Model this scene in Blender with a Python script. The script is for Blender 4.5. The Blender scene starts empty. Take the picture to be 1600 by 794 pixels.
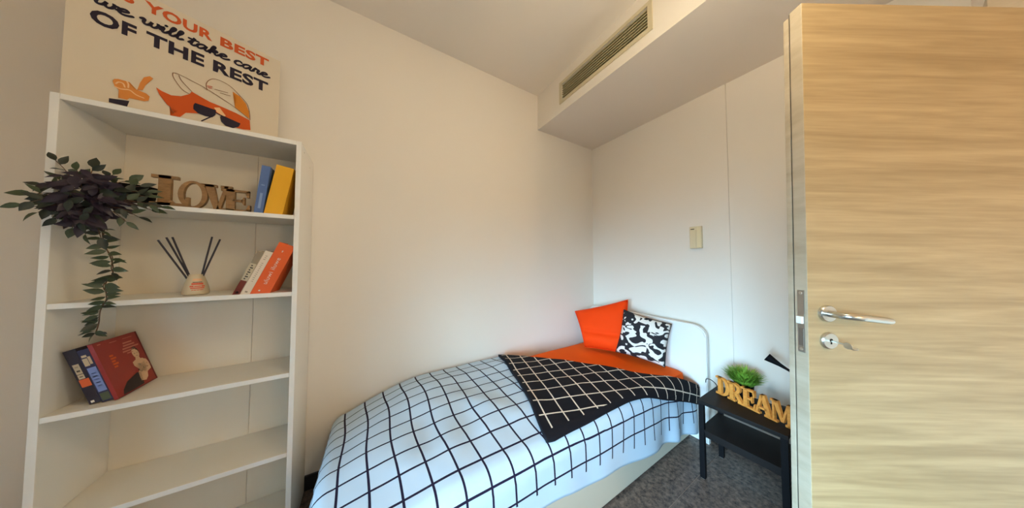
import bpy, bmesh, math, random
from mathutils import Vector, Matrix, noise
random.seed(7)
C = bpy.context.scene.collection
SC = bpy.context.scene
PI = math.pi

# ------------------------------------------------------------------ camera
EYE = 1.30
cam_d = bpy.data.cameras.new('camera'); cam = bpy.data.objects.new('camera', cam_d); C.objects.link(cam)
cam.location = (0, 0, EYE)
cam.rotation_euler = (math.radians(90 + 1.92), 0, -math.radians(31.6))
cam_d.sensor_fit = 'HORIZONTAL'; cam_d.sensor_width = 36.0; cam_d.lens = 369.3 / 1600 * 36.0
cam_d.clip_start = 0.01
SC.camera = cam

# ------------------------------------------------------------------ world, light, exposure
w = bpy.data.worlds.new('world'); SC.world = w; w.use_nodes = True
bg = w.node_tree.nodes['Background']; bg.inputs[0].default_value = (0.62, 0.80, 1.0, 1); bg.inputs[1].default_value = 1.2


SKY_W = 680          # daylight power
BULB, BULB_ADDED = 60, 70  # radiance of the main globe lamp and of the added one
WARM, WARM2 = (1.0, 0.86, 0.60, 1), (1.0, 0.67, 0.36, 1)


def area(name, loc, target, sx, sy, power, col, spread=180):
    d = bpy.data.lights.new(name, 'AREA'); d.shape = 'RECTANGLE'; d.size = sx; d.size_y = sy
    d.energy = power; d.color = col; d.spread = math.radians(spread)
    o = bpy.data.objects.new(name, d); C.objects.link(o); o.location = loc
    o.rotation_euler = (Vector(target) - Vector(loc)).to_track_quat('-Z', 'Y').to_euler()
    return o


# daylight outside window_1 in the left wall; tilted slats, added out of view, let it fall downwards only
area('window_daylight', (-1.98, -0.45, 1.05), (1.0, -0.45, 1.05), 1.5, 1.3, SKY_W, (0.42, 0.74, 1.0), 180)
SC.view_settings.view_transform = 'Standard'; SC.view_settings.look = 'None'
SC.view_settings.gamma = 1; SC.view_settings.use_curve_mapping = False
SC.view_settings.exposure = 0.06


# ------------------------------------------------------------------ helpers
def srgb(r, g, b):
    f = lambda c: c / 12.92 if c <= 0.04045 else ((c + 0.055) / 1.055) ** 2.4
    return (f(r / 255), f(g / 255), f(b / 255), 1)


MATS = {}


def mat(name, col, rough=0.5, metal=0.0, noise_s=None, noise_amt=0.06, bump=0.0, bump_s=60, spec=0.5, coat=0, trans=0, ior=1.45, sheen=0):
    if name in MATS: return MATS[name]
    m = bpy.data.materials.new(name); m.use_nodes = True; n = m.node_tree.nodes; l = m.node_tree.links
    p = n['Principled BSDF']
    p.inputs['Base Color'].default_value = col; p.inputs['Roughness'].default_value = rough
    p.inputs['Metallic'].default_value = metal; p.inputs['Specular IOR Level'].default_value = spec
    p.inputs['Coat Weight'].default_value = coat; p.inputs['Transmission Weight'].default_value = trans
    p.inputs['IOR'].default_value = ior; p.inputs['Sheen Weight'].default_value = sheen
    tc = n.new('ShaderNodeTexCoord')
    if noise_s:
        t = n.new('ShaderNodeTexNoise'); t.inputs['Scale'].default_value = noise_s; t.inputs['Detail'].default_value = 4
        l.new(tc.outputs['Object'], t.inputs['Vector'])
        mx = n.new('ShaderNodeMix'); mx.data_type = 'RGBA'
        mx.inputs[6].default_value = [c * (1 - noise_amt) for c in col[:3]] + [1]
        mx.inputs[7].default_value = [min(1, c * (1 + noise_amt)) for c in col[:3]] + [1]
        l.new(t.outputs['Fac'], mx.inputs[0]); l.new(mx.outputs[2], p.inputs['Base Color'])
    if bump:
        t2 = n.new('ShaderNodeTexNoise'); t2.inputs['Scale'].default_value = bump_s; t2.inputs['Detail'].default_value = 6
        l.new(tc.outputs['Object'], t2.inputs['Vector'])
        b = n.new('ShaderNodeBump'); b.inputs['Strength'].default_value = bump; b.inputs['Distance'].default_value = 0.004
        l.new(t2.outputs['Fac'], b.inputs['Height']); l.new(b.outputs['Normal'], p.inputs['Normal'])
    MATS[name] = m
    return m


def grain_mat(name, c1, c2, scale, rough=0.5, bump=0.05, detail=6, fine=None):
    """wood: noise stretched by the given scale vector, in object space"""
    m = bpy.data.materials.new(name); m.use_nodes = True; n = m.node_tree.nodes; l = m.node_tree.links
    p = n['Principled BSDF']; p.inputs['Roughness'].default_value = rough
    tc = n.new('ShaderNodeTexCoord'); mp = n.new('ShaderNodeMapping'); mp.inputs['Scale'].default_value = scale
    l.new(tc.outputs['Object'], mp.inputs['Vector'])
    t = n.new('ShaderNodeTexNoise'); t.inputs['Scale'].default_value = 1; t.inputs['Detail'].default_value = detail
    t.inputs['Roughness'].default_value = 0.6; t.inputs['Distortion'].default_value = 0.6
    l.new(mp.outputs[0], t.inputs['Vector'])
    mp2 = n.new('ShaderNodeMapping'); mp2.inputs['Scale'].default_value = [s * 5 for s in scale]
    l.new(tc.outputs['Object'], mp2.inputs['Vector'])
    t2 = n.new('ShaderNodeTexNoise'); t2.inputs['Scale'].default_value = 1; t2.inputs['Detail'].default_value = 5
    l.new(mp2.outputs[0], t2.inputs['Vector'])
    ad = n.new('ShaderNodeMath'); ad.operation = 'MULTIPLY_ADD'; ad.inputs[1].default_value = 0.45; 
    l.new(t2.outputs['Fac'], ad.inputs[0]); l.new(t.outputs['Fac'], ad.inputs[2])
    r = n.new('ShaderNodeValToRGB'); r.color_ramp.elements[0].position = 0.5; r.color_ramp.elements[1].position = 0.95
    r.color_ramp.elements[0].color = c1; r.color_ramp.elements[1].color = c2
    l.new(ad.outputs[0], r.inputs[0]); l.new(r.outputs[0], p.inputs['Base Color'])
    b = n.new('ShaderNodeBump'); b.inputs['Strength'].default_value = bump; b.inputs['Distance'].default_value = 0.002
    l.new(ad.outputs[0], b.inputs['Height']); l.new(b.outputs[0], p.inputs['Normal'])
    MATS[name] = m
    return m


def grid_mat(name, base, line, pitch, width, rough=0.85, offx=0.0, offy=0.0, stop=(0.0, 1.0)):
    """woven check: thin lines on a uv that is measured in metres of cloth"""
    m = bpy.data.materials.new(name); m.use_nodes = True; n = m.node_tree.nodes; l = m.node_tree.links
    p = n['Principled BSDF']; p.inputs['Roughness'].default_value = rough; p.inputs['Specular IOR Level'].default_value = 0.2
    uv = n.new('ShaderNodeUVMap'); uv.uv_map = 'UVMap'
    sp = n.new('ShaderNodeSeparateXYZ'); l.new(uv.outputs[0], sp.inputs[0])
    outs = []
    for ax, off in ((0, offx), (1, offy)):
        a = n.new('ShaderNodeMath'); a.operation = 'ADD'; a.inputs[1].default_value = off; l.new(sp.outputs[ax], a.inputs[0])
        d = n.new('ShaderNodeMath'); d.operation = 'PINGPONG'; d.inputs[1].default_value = pitch / 2; l.new(a.outputs[0], d.inputs[0])
        c = n.new('ShaderNodeMath'); c.operation = 'LESS_THAN'; c.inputs[1].default_value = width / 2; l.new(d.outputs[0], c.inputs[0])
        outs.append(c)
    mx = n.new('ShaderNodeMath'); mx.operation = 'MAXIMUM'; l.new(outs[0].outputs[0], mx.inputs[0]); l.new(outs[1].outputs[0], mx.inputs[1])
    ed = n.new('ShaderNodeUVMap'); ed.uv_map = 'HemMap'          # the woven lines stop short of the hems
    es = n.new('ShaderNodeSeparateXYZ'); l.new(ed.outputs[0], es.inputs[0])
    m1 = n.new('ShaderNodeMath'); m1.operation = 'GREATER_THAN'; m1.inputs[1].default_value = stop[0]; l.new(es.outputs[0], m1.inputs[0])
    m2 = n.new('ShaderNodeMath'); m2.operation = 'LESS_THAN'; m2.inputs[1].default_value = stop[1]; l.new(es.outputs[1], m2.inputs[0])
    m3 = n.new('ShaderNodeMath'); m3.operation = 'MULTIPLY'; l.new(m1.outputs[0], m3.inputs[0]); l.new(m2.outputs[0], m3.inputs[1])
    m4 = n.new('ShaderNodeMath'); m4.operation = 'MULTIPLY'; l.new(m3.outputs[0], m4.inputs[0]); l.new(mx.outputs[0], m4.inputs[1])
    mix = n.new('ShaderNodeMix'); mix.data_type = 'RGBA'; mix.inputs[6].default_value = base; mix.inputs[7].default_value = line
    l.new(m4.outputs[0], mix.inputs[0]); l.new(mix.outputs[2], p.inputs['Base Color'])
    t = n.new('ShaderNodeTexNoise'); t.inputs['Scale'].default_value = 260
    l.new(uv.outputs[0], t.inputs['Vector'])
    b = n.new('ShaderNodeBump'); b.inputs['Strength'].default_value = 0.08; b.inputs['Distance'].default_value = 0.002
    l.new(t.outputs['Fac'], b.inputs['Height']); l.new(b.outputs[0], p.inputs['Normal'])
    MATS[name] = m
    return m


def add_box(bm, lo, hi, M=None, bev=0.0):
    r = bmesh.ops.create_cube(bm, size=1.0)
    vs = r['verts']
    for v in vs:
        v.co = Vector([lo[i] + (v.co[i] + 0.5) * (hi[i] - lo[i]) for i in range(3)])
    if bev:
        es = list({e for v in vs for e in v.link_edges})
        rb = bmesh.ops.bevel(bm, geom=es, offset=bev, segments=2, affect='EDGES', profile=0.6)
        vs = list({v for f in rb['faces'] for v in f.verts} | {v for v in vs if v.is_valid})
    if M is not None:
        for v in vs: v.co = M @ v.co
    return vs


def box_bm(lo, hi, M=None, bev=0.0):
    bm = bmesh.new(); add_box(bm, lo, hi, M, bev); return bm


def add_lathe(bm, prof, loc, seg=20, axis=None):
    """profile of (radius, height) turned about z (or axis) at loc"""
    R = Matrix.Identity(3)
    if axis is not None: R = Vector((0, 0, 1)).rotation_difference(Vector(axis)).to_matrix()
    rings = []
    for (r, h) in prof:
        rings.append([bm.verts.new(Vector(loc) + R @ Vector((r * math.cos(2 * PI * k / seg), r * math.sin(2 * PI * k / seg), h))) for k in range(seg)])
    for a, b in zip(rings, rings[1:]):
        for k in range(seg): bm.faces.new((a[k], a[(k + 1) % seg], b[(k + 1) % seg], b[k]))
    bm.faces.new(rings[0][::-1]); bm.faces.new(rings[-1])


def add_tube(bm, pts, rad, seg=8):
    pts = [Vector(p) for p in pts]
    rads = rad if isinstance(rad, (list, tuple)) else [rad] * len(pts)
    rings = []
    up = None
    for i, p in enumerate(pts):
        t = (pts[min(i + 1, len(pts) - 1)] - pts[max(i - 1, 0)]).normalized()
        if up is None: up = t.orthogonal().normalized()
        up = (up - t * up.dot(t)).normalized(); s = t.cross(up)
        rings.append([bm.verts.new(p + (up * math.cos(2 * PI * k / seg) + s * math.sin(2 * PI * k / seg)) * rads[i]) for k in range(seg)])
    for a, b in zip(rings, rings[1:]):
        for k in range(seg): bm.faces.new((a[k], a[(k + 1) % seg], b[(k + 1) % seg], b[k]))
    bm.faces.new(rings[0][::-1]); bm.faces.new(rings[-1])


def add_prism(bm, poly, f, y0, y1):
    """extrude 2-D polygon; f(u, v, y) -> Vector"""
    a = [bm.verts.new(f(u, v, y0)) for u, v in poly]; b = [bm.verts.new(f(u, v, y1)) for u, v in poly]
    bm.faces.new(a); bm.faces.new(b[::-1])
    n = len(poly)
    for k in range(n): bm.faces.new((a[k], b[k], b[(k + 1) % n], a[(k + 1) % n]))


def spline(pts, n=6):
    """Catmull-Rom through 2-D/3-D points"""
    P = [Vector(p) for p in pts]
    if len(P) < 3: return P
    out = []
    for i in range(len(P) - 1):
        p0, p1, p2, p3 = P[max(i - 1, 0)], P[i], P[i + 1], P[min(i + 2, len(P) - 1)]
        for k in range(n):
            t = k / n
            out.append(0.5 * ((2 * p1) + (p2 - p0) * t + (2 * p0 - 5 * p1 + 4 * p2 - p3) * t * t + (3 * p1 - p0 - 3 * p2 + p3) * t ** 3))
    out.append(P[-1])
    return out


ORIG = {}


def obj(name, bm, m, parent=None, smooth=False, kind=None):
    """one mesh object; vertices are given in world space (or in the space of a rotated parent)"""
    bmesh.ops.recalc_face_normals(bm, faces=bm.faces[:])
    me = bpy.data.meshes.new(name); 
    o = bpy.data.objects.new(name, me); C.objects.link(o)
    if parent is not None:
        o.parent = parent
        off = ORIG.get(parent.name, Vector((0, 0, 0)))
        for v in bm.verts: v.co -= off
        ORIG[o.name] = off
    bm.to_mesh(me); bm.free()
    if smooth:
        for p in me.polygons: p.use_smooth = True
    for x in (m if isinstance(m, list) else [m]): me.materials.append(x)
    if kind: o['kind'] = kind
    return o


def tag(o, label, cat, group=None):
    o['label'] = label; o['category'] = cat
    if group: o['group'] = group
    return o


def thing(name, label, cat, loc=(0, 0, 0), rotz=0, group=None, local=False):
    o = bpy.data.objects.new(name, None); C.objects.link(o); o.location = loc; o.rotation_euler = (0, 0, rotz)
    o.empty_display_size = 0.05
    ORIG[o.name] = Vector((0, 0, 0)) if local else Vector(loc)
    return tag(o, label, cat, group)


def autosmooth(o, ang=35):
    me = o.data
    for p in me.polygons: p.use_smooth = True
    me.set_sharp_from_angle(angle=math.radians(ang))
    return o


# ------------------------------------------------------------------ materials
PAINT = mat('white_wall_paint', srgb(236, 228, 217), 0.75, noise_s=3, noise_amt=0.012, bump=0.05, bump_s=90, spec=0.3)
CEIL = mat('ceiling_paint', srgb(236, 229, 219), 0.85, noise_s=2, noise_amt=0.01, spec=0.2)
MELAMINE = mat('white_melamine', srgb(238, 232, 220), 0.45, noise_s=5, noise_amt=0.01)
EDGE = mat('white_edge_band', srgb(245, 243, 238), 0.4)
BACKP = mat('backing_board', srgb(230, 219, 200), 0.6, noise_s=4, noise_amt=0.015)
DARKGAP = mat('dark_gap', srgb(40, 36, 28), 0.9)
OAK = grain_mat('bleached_oak', srgb(156, 131, 92), srgb(190, 165, 123), (1.1, 1.1, 22), 0.5, 0.02)
OAKEDGE = grain_mat('oak_edge_band', srgb(168, 152, 128), srgb(192, 178, 156), (3, 3, 9), 0.5, 0.02)
STEEL = mat('brushed_steel', (0.62, 0.60, 0.55, 1), 0.28, 1.0)
STEEL2 = mat('satin_plate', (0.42, 0.40, 0.36, 1), 0.4, 1.0)
BLACKM = mat('black_powder_coat', srgb(12, 11, 14), 0.6, noise_s=30, noise_amt=0.1, spec=0.2)
BLACKT = mat('black_brown_top', srgb(24, 19, 18), 0.6, noise_s=20, noise_amt=0.12, spec=0.25)

# ------------------------------------------------------------------ room
XH = 2.194; YB = 1.805; ZC = 2.93; XL = -1.72; YF = -1.9


def struct(name, bm, m, parent=None):
    o = obj(name, bm, m, parent)
    if parent is None: o['kind'] = 'structure'
    return o


struct('wall_back', box_bm((XL - 0.1, YB, 0), (XH + 0.12, YB + 0.12, ZC)), PAINT)
bm = bmesh.new()
add_box(bm, (XH, 0.6145, 0), (XH + 0.12, YB, ZC)); add_box(bm, (XH, YF, 0), (XH + 0.12, 0.6115, ZC)); add_box(bm, (XH + 0.006, 0.61, 0), (XH + 0.1, 0.616, ZC))
struct('wall_right', bm, PAINT)
struct('wall_front', box_bm((XL, YF - 0.12, 0), (XH + 0.12, YF, ZC)), PAINT)
WY0, WY1, WZ0, WZ1 = -1.15, 0.25, 0.45, 1.65
bm = bmesh.new()
add_box(bm, (XL - 0.1, YF, 0), (XL, WY0, ZC)); add_box(bm, (XL - 0.1, WY1, 0), (XL, YB, ZC))
add_box(bm, (XL - 0.1, WY0, 0), (XL, WY1, WZ0)); add_box(bm, (XL - 0.1, WY0, WZ1), (XL, WY1, ZC))
struct('wall_left', bm, PAINT)
struct('wall_stub', box_bm((1.945, -0.32, 0), (XH, -0.2, ZC)), PAINT).name = 'wall_doorside'

# window (out of view, lets the daylight in)
bm = bmesh.new()
for a, b in (((WY0, WZ0), (WY1, WZ0 + 0.06)), ((WY0, WZ1 - 0.06), (WY1, WZ1)), ((WY0, WZ0 + 0.06), (WY0 + 0.06, WZ1 - 0.06)), ((WY1 - 0.06, WZ0 + 0.06), (WY1, WZ1 - 0.06)), ((-0.48, WZ0 + 0.06), (-0.42, WZ1 - 0.06))):
    add_box(bm, (XL - 0.08, a[0], a[1]), (XL - 0.03, b[0], b[1]))
win = struct('window_1', bm, EDGE)
gl = bpy.data.materials.new('window_glass'); gl.use_nodes = True
nn = gl.node_tree.nodes; ll = gl.node_tree.links; nn.remove(nn['Principled BSDF'])
tr = nn.new('ShaderNodeBsdfTransparent'); gg = nn.new('ShaderNodeBsdfGlossy'); gg.inputs['Roughness'].default_value = 0.02
fr = nn.new('ShaderNodeFresnel'); ms = nn.new('ShaderNodeMixShader')
ll.new(fr.outputs[0], ms.inputs[0]); ll.new(tr.outputs[0], ms.inputs[1]); ll.new(gg.outputs[0], ms.inputs[2]); ll.new(ms.outputs[0], nn['Material Output'].inputs[0])
for a, b in ((WY0 + 0.06, -0.48), (-0.42, WY1 - 0.06)):
    obj('pane', box_bm((XL - 0.058, a, WZ0 + 0.06), (XL - 0.052, b, WZ1 - 0.06)), gl, win)

bl = thing('window_light_slats', 'added unseen grey slats that turn the window light downwards', 'light slats', (XL + 0.03, -0.45, WZ1))  # unseen slats, added only to steer the window light down
SLATG = mat('light_slat_grey', srgb(120, 120, 118), 0.6)
z = WZ0 + 0.02
bs = None
while z < WZ1 - 0.02:
    M = Matrix.Rotation(math.radians(14), 4, 'Y')
    if bs is None:
        bs = obj('slat', box_bm((-0.045, WY0 + 0.005, -0.0008), (0.045, WY1 - 0.005, 0.0008), M), SLATG, None); bs.parent = bl
    else:
        o = bs.copy(); C.objects.link(o); bs_last = o
        o.parent = bl
    (bs if z < WZ0 + 0.021 else bs_last).location = (0, 0.45, z - WZ1)
    z += 0.036
obj('slat_rail', box_bm((XL + 0.01, WY0 + 0.004, WZ1 - 0.02), (XL + 0.05, WY1 - 0.004, WZ1 - 0.001)), SLATG, bl)

# floor: dark speckled square tiles with recessed joints
fl = struct('floor', box_bm((XL - 0.1, YF - 0.1, -0.06), (XH + 0.1, YB + 0.1, -0.003)), mat('grout', srgb(150, 136, 126), 0.9, noise_s=40, noise_amt=0.1))
tm = bpy.data.materials.new('granite_tile'); tm.use_nodes = True; n = tm.node_tree.nodes; l = tm.node_tree.links; p = n['Principled BSDF']
tc = n.new('ShaderNodeTexCoord'); gm = n.new('ShaderNodeNewGeometry')
v1 = n.new('ShaderNodeTexNoise'); v1.inputs['Scale'].default_value = 40; v1.inputs['Detail'].default_value = 8; v1.inputs['Roughness'].default_value = 0.72
v2 = n.new('ShaderNodeTexVoronoi'); v2.inputs['Scale'].default_value = 110
l.new(gm.outputs['Position'], v1.inputs['Vector']); l.new(gm.outputs['Position'], v2.inputs['Vector'])
r1 = n.new('ShaderNodeValToRGB'); r1.color_ramp.elements[0].position = 0.36; r1.color_ramp.elements[1].position = 0.68
r1.color_ramp.elements[0].color = srgb(40, 34, 33); r1.color_ramp.elements[1].color = srgb(140, 120, 108)
l.new(v1.outputs['Fac'], r1.inputs[0])
r2 = n.new('ShaderNodeValToRGB'); r2.color_ramp.elements[0].position = 0.0; r2.color_ramp.elements[1].position = 0.30
r2.color_ramp.elements[0].color = (0.55, 0.55, 0.55, 1); r2.color_ramp.elements[1].color = (0, 0, 0, 1)
l.new(v2.outputs['Distance'], r2.inputs[0])
mx = n.new('ShaderNodeMix'); mx.data_type = 'RGBA'; mx.inputs[7].default_value = srgb(150, 138, 128)
l.new(r2.outputs[0], mx.inputs[0]); l.new(r1.outputs[0], mx.inputs[6]); l.new(mx.outputs[2], p.inputs['Base Color'])
p.inputs['Roughness'].default_value = 0.45
T = 0.40; X0 = 1.496; Y0 = 0.668
tile = None
for i in range(-8, 2):
    for j in range(-7, 3):
        lo = (max(X0 + i * T + 0.002, XL), max(Y0 + j * T + 0.002, YF)); hi = (min(X0 + (i + 1) * T - 0.002, XH), min(Y0 + (j + 1) * T - 0.002, YB))
        if hi[0] - lo[0] < 0.01 or hi[1] - lo[1] < 0.01: continue
        if tile is not None and abs(hi[0] - lo[0] - T + 0.004) < 1e-6 and abs(hi[1] - lo[1] - T + 0.004) < 1e-6:
            o = tile.copy(); C.objects.link(o); o.location = (lo[0], lo[1], 0)
        else:
            o = obj('tile', box_bm((0, 0, -0.006), (hi[0] - lo[0], hi[1] - lo[1], 0), bev=0.001), tm, fl); o.location = (lo[0], lo[1], 0)
            if abs(hi[0] - lo[0] - T + 0.004) < 1e-6 and abs(hi[1] - lo[1] - T + 0.004) < 1e-6: tile = o

# ceiling with the boxed-in bulkhead
ce = struct('ceiling', box_bm((XL - 0.1, YF - 0.1, ZC), (XH + 0.12, YB + 0.12, ZC + 0.1)), CEIL)
XB = 1.406; ZB = 2.591
VY0, VY1, VZ0, VZ1 = 0.735, 1.468, 2.690, 2.826
bm = bmesh.new()
add_box(bm, (XB, -0.2, ZB), (XH, VY0, ZC)); add_box(bm, (XB, VY1, ZB), (XH, YB, ZC))
add_box(bm, (XB, VY0, ZB), (XH, VY1, VZ0)); add_box(bm, (XB, VY0, VZ1), (XH, VY1, ZC)); add_box(bm, (XB + 0.12, VY0, VZ0), (XH, VY1, VZ1))
obj('bulkhead', bm, PAINT, ce)
BASEB = mat('dark_skirting', srgb(38, 33, 34), 0.5)
struct('baseboard_back', box_bm((XL, YB - 0.012, 0), (XH, YB - 0.0005, 0.08)), BASEB)
struct('baseboard_right', box_bm((XH - 0.012, -0.2, 0), (XH - 0.0005, YB - 0.013, 0.08)), BASEB)

# ------------------------------------------------------------------ pendant lamps (out of the picture)
def pendant(x, y, z, strength, col, label):
    t = thing('pendant_lamp', label, 'lamp', (x, y, ZC), 0)
    bm = bmesh.new(); add_lathe(bm, [(0.05, 0), (0.05, -0.02), (0.02, -0.03)], (x, y, ZC), 24); obj('canopy', bm, EDGE, t)
    bm = bmesh.new(); add_tube(bm, [(x, y, ZC - 0.03), (x, y, z + 0.13)], 0.003, 6); obj('cord', bm, EDGE, t)
    bm = bmesh.new(); add_lathe(bm, [(0.012, 0.14), (0.022, 0.13), (0.022, 0.095)], (x, y, z), 20); obj('socket', bm, EDGE, t)
    em = bpy.data.materials.new('lamp_globe'); em.use_nodes = True
    pe = em.node_tree.nodes['Principled BSDF']; pe.inputs['Emission Color'].default_value = col; pe.inputs['Emission Strength'].default_value = strength
    bm = bmesh.new(); bmesh.ops.create_uvsphere(bm, u_segments=20, v_segments=12, radius=0.095)
    for v in bm.verts: v.co += Vector((x, y, z))
    obj('globe', bm, em, t, smooth=True)


pendant(0.68, 0.14, 2.34, BULB, WARM, 'white globe pendant lamp hanging in the middle of the room')
pendant(0.95, -1.45, 1.60, BULB_ADDED, WARM2, 'unseen white globe lamp added behind the camera to light the door')  # added lamp, brightens the door face from behind the camera

# ------------------------------------------------------------------ air vent in the bulkhead
CREAM = mat('cream_vent_frame', srgb(206, 194, 164), 0.5)
t = thing('air_vent', 'long cream air vent with dark slats in the ceiling bulkhead', 'vent', (XB, 1.1, 2.757))
bm = bmesh.new()
fy0, fy1, fz0, fz1 = 0.708, 1.492, 2.664, 2.85
for lo, hi in (((fy0, fz0), (fy1, VZ0)), ((fy0, VZ1), (fy1, fz1)), ((fy0, VZ0), (VY0 + 0.001, VZ1)), ((VY1 - 0.001, VZ0), (fy1, VZ1))):
    add_box(bm, (XB - 0.008, lo[0], lo[1]), (XB + 0.0, hi[0], hi[1]), bev=0.0015)
obj('frame', bm, CREAM, t)
obj('duct', box_bm((XB + 0.1, VY0, VZ0), (XB + 0.119, VY1, VZ1)), DARKGAP, t)
SLAT = mat('olive_slat', srgb(172, 160, 126), 0.5)
NS = 7
for k in range(NS):
    zc = VZ0 + (k + 0.5) * (VZ1 - VZ0) / NS
    M = Matrix.Translation((XB + 0.014, 0, zc)) @ Matrix.Rotation(math.radians(-8), 4, 'Y')
    sb = box_bm((-0.010, VY0 + 0.001, -0.001), (0.010, VY1 - 0.001, 0.001), M); add_box(sb, (-0.0115, VY0 + 0.001, -0.003), (-0.0101, VY1 - 0.001, 0.003), M)
    obj('slat', sb, SLAT, t)
SCREW = mat('screw_head', srgb(190, 175, 140), 0.4, 0.6)
for yy in (0.83, 1.25):
    bm = bmesh.new(); add_lathe(bm, [(0.004, 0), (0.003, 0.003)], (XB + 0.001, yy, 2.712), 10, (-1, 0, 0)); obj('screw', bm, SCREW, t)

# ------------------------------------------------------------------ thermostat on the headboard wall
SWM = mat('beige_plastic', srgb(224, 208, 172), 0.45)
t = thing('thermostat', 'small beige control box fixed to the wall above the bed', 'thermostat', (XH, 0.81, 1.4))
obj('case', box_bm((XH - 0.024, 0.772, 1.405), (XH - 0.0005, 0.851, 1.575), bev=0.004), SWM, t)
obj('cover', box_bm((XH - 0.029, 0.806, 1.412), (XH - 0.0242, 0.847, 1.545), bev=0.002), SWM, t)
obj('rocker', box_bm((XH - 0.027, 0.776, 1.412), (XH - 0.0242, 0.802, 1.57), bev=0.002), mat('cream_rocker', srgb(232, 216, 176), 0.4), t)
obj('display', box_bm((XH - 0.026, 0.818, 1.553), (XH - 0.0242, 0.842, 1.558)), DARKGAP, t)

# ------------------------------------------------------------------ door leaf (open into the room)
door = bpy.data.objects.new('door_1', None); C.objects.link(door); door['kind'] = 'structure'
ca, sa = math.cos(math.radians(-31.6)), math.sin(math.radians(-31.6))
DX, DZ = 0.883, 0.73
fx, fy = math.sin(math.radians(31.6)), math.cos(math.radians(31.6))
door.location = (DX * ca + DZ * fx, DX * sa + DZ * fy, 0)
door.rotation_euler = (0, math.radians(1.2), math.radians(-31.6))
ORIG[door.name] = Vector((0, 0, 0))
DW, DH = 0.81, 2.131
# local: x across the leaf from the free edge, y away from the viewer (thickness), z up
pts = [(0.0, 0.015), (DW, 0.015), (DW, DH), (0.0, DH)]
lf = obj('leaf', box_bm((0, 0, 0.012), (DW, 0.034, DH), bev=0.0025), [OAK, OAKEDGE], door)
for pz in lf.data.polygons:
    if abs(pz.normal.x) > 0.7: pz.material_index = 1
obj('rebate', box_bm((0.0025, 0.0345, 0.012), (DW, 0.037, DH - 0.002)), DARKGAP, door)
rb = obj('lipping', box_bm((0.0005, 0.0375, 0.012), (DW, 0.052, DH - 0.012), bev=0.0015), OAKEDGE, door)
# lock strike plate set in the edge
lp = obj('latch_plate', box_bm((-0.0015, 0.008, 1.02), (0.004, 0.026, 1.212), bev=0.0012), STEEL2, door)
obj('latch', box_bm((-0.009, 0.010, 1.108), (0.001, 0.024, 1.130), bev=0.001), EDGE, lp)
obj('bolt', box_bm((-0.0022, 0.011, 1.04), (0.0, 0.023, 1.094)), mat('bolt_steel', (0.3, 0.29, 0.27, 1), 0.45, 1.0), lp)
for zz in (1.029, 1.203):
    bm = bmesh.new(); add_lathe(bm, [(0.005, 0), (0.004, 0.0012)], (-0.0015, 0.017, zz), 10, (-1, 0, 0)); obj('screw', bm, STEEL, lp)
# lever handle
HZ = 1.144; HX = 0.055
bm = bmesh.new(); add_lathe(bm, [(0.025, 0), (0.025, 0.006), (0.023, 0.009), (0.011, 0.0095)], (HX, 0.0, HZ), 28, (0, -1, 0))
rose = autosmooth(obj('rosette', bm, STEEL, door))
bm = bmesh.new()
lev = [(HX, -0.006, HZ), (HX, -0.03, HZ), (HX + 0.002, -0.042, HZ), (HX + 0.010, -0.050, HZ), (HX + 0.025, -0.054, HZ - 0.001)] + [(HX + 0.025 + 0.0145 * k, -0.054 + 0.0012 * k, HZ - 0.001 - 0.0014 * k) for k in range(1, 8)]
lev = spline(lev, 4); add_tube(bm, lev, [0.0095] * (len(lev) - 2) + [0.0088, 0.006], 14)
autosmooth(obj('handle', bm, STEEL, door))
# keyhole escutcheon and key
KZ = 1.062
bm = bmesh.new(); add_lathe(bm, [(0.025, 0), (0.025, 0.005), (0.022, 0.008), (0.002, 0.008)], (HX + 0.004, 0.0, KZ), 28, (0, -1, 0))
esc = autosmooth(obj('escutcheon', bm, STEEL, door))
bm = bmesh.new(); add_lathe(bm, [(0.0045, 0), (0.0045, 0.0006)], (HX + 0.004, -0.008, KZ + 0.003), 12, (0, -1, 0)); add_box(bm, (HX + 0.002, -0.0086, KZ - 0.009), (HX + 0.006, -0.008, KZ + 0.002))
obj('keyhole', bm, DARKGAP, esc)
bm = bmesh.new()
add_box(bm, (HX + 0.0025, -0.035, KZ - 0.0015), (HX + 0.0055, -0.009, KZ + 0.0025))
add_lathe(bm, [(0.009, -0.0012), (0.0095, 0), (0.009, 0.0012)], (HX + 0.004, -0.043, KZ - 0.002), 14, (1, 0, 0))
add_tube(bm, [(HX + 0.004, -0.045, KZ - 0.006), (HX + 0.014, -0.047, KZ - 0.010), (HX + 0.026, -0.046, KZ - 0.010)], 0.0032, 8)
autosmooth(obj('key', bm, mat('key_nickel', (0.55, 0.52, 0.45, 1), 0.35, 1.0), door))
# frame post that carries the hinges
jb = struct('trim_1', box_bm((1.865, -0.33, 0), (1.944, -0.195, 2.25), bev=0.003), OAKEDGE)

# ------------------------------------------------------------------ bookcase
BX0, BX1, BY0, BY1, BZ = -0.933, -0.279, 1.50, 1.80, 1.884
SH = [1.523, 1.158, 0.782, 0.419]
t = thing('bookcase', 'tall narrow white open bookcase with five shelves against the wall', 'bookcase', (-0.606, 1.65, 0))


def panel(name, lo, hi, parent, front=True):
    o = obj(name, box_bm(lo, hi, bev=0.0012), [MELAMINE, EDGE], parent)
    for f_ in o.data.polygons:
        if f_.normal.y < -0.7: f_.material_index = 1
    return o


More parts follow.
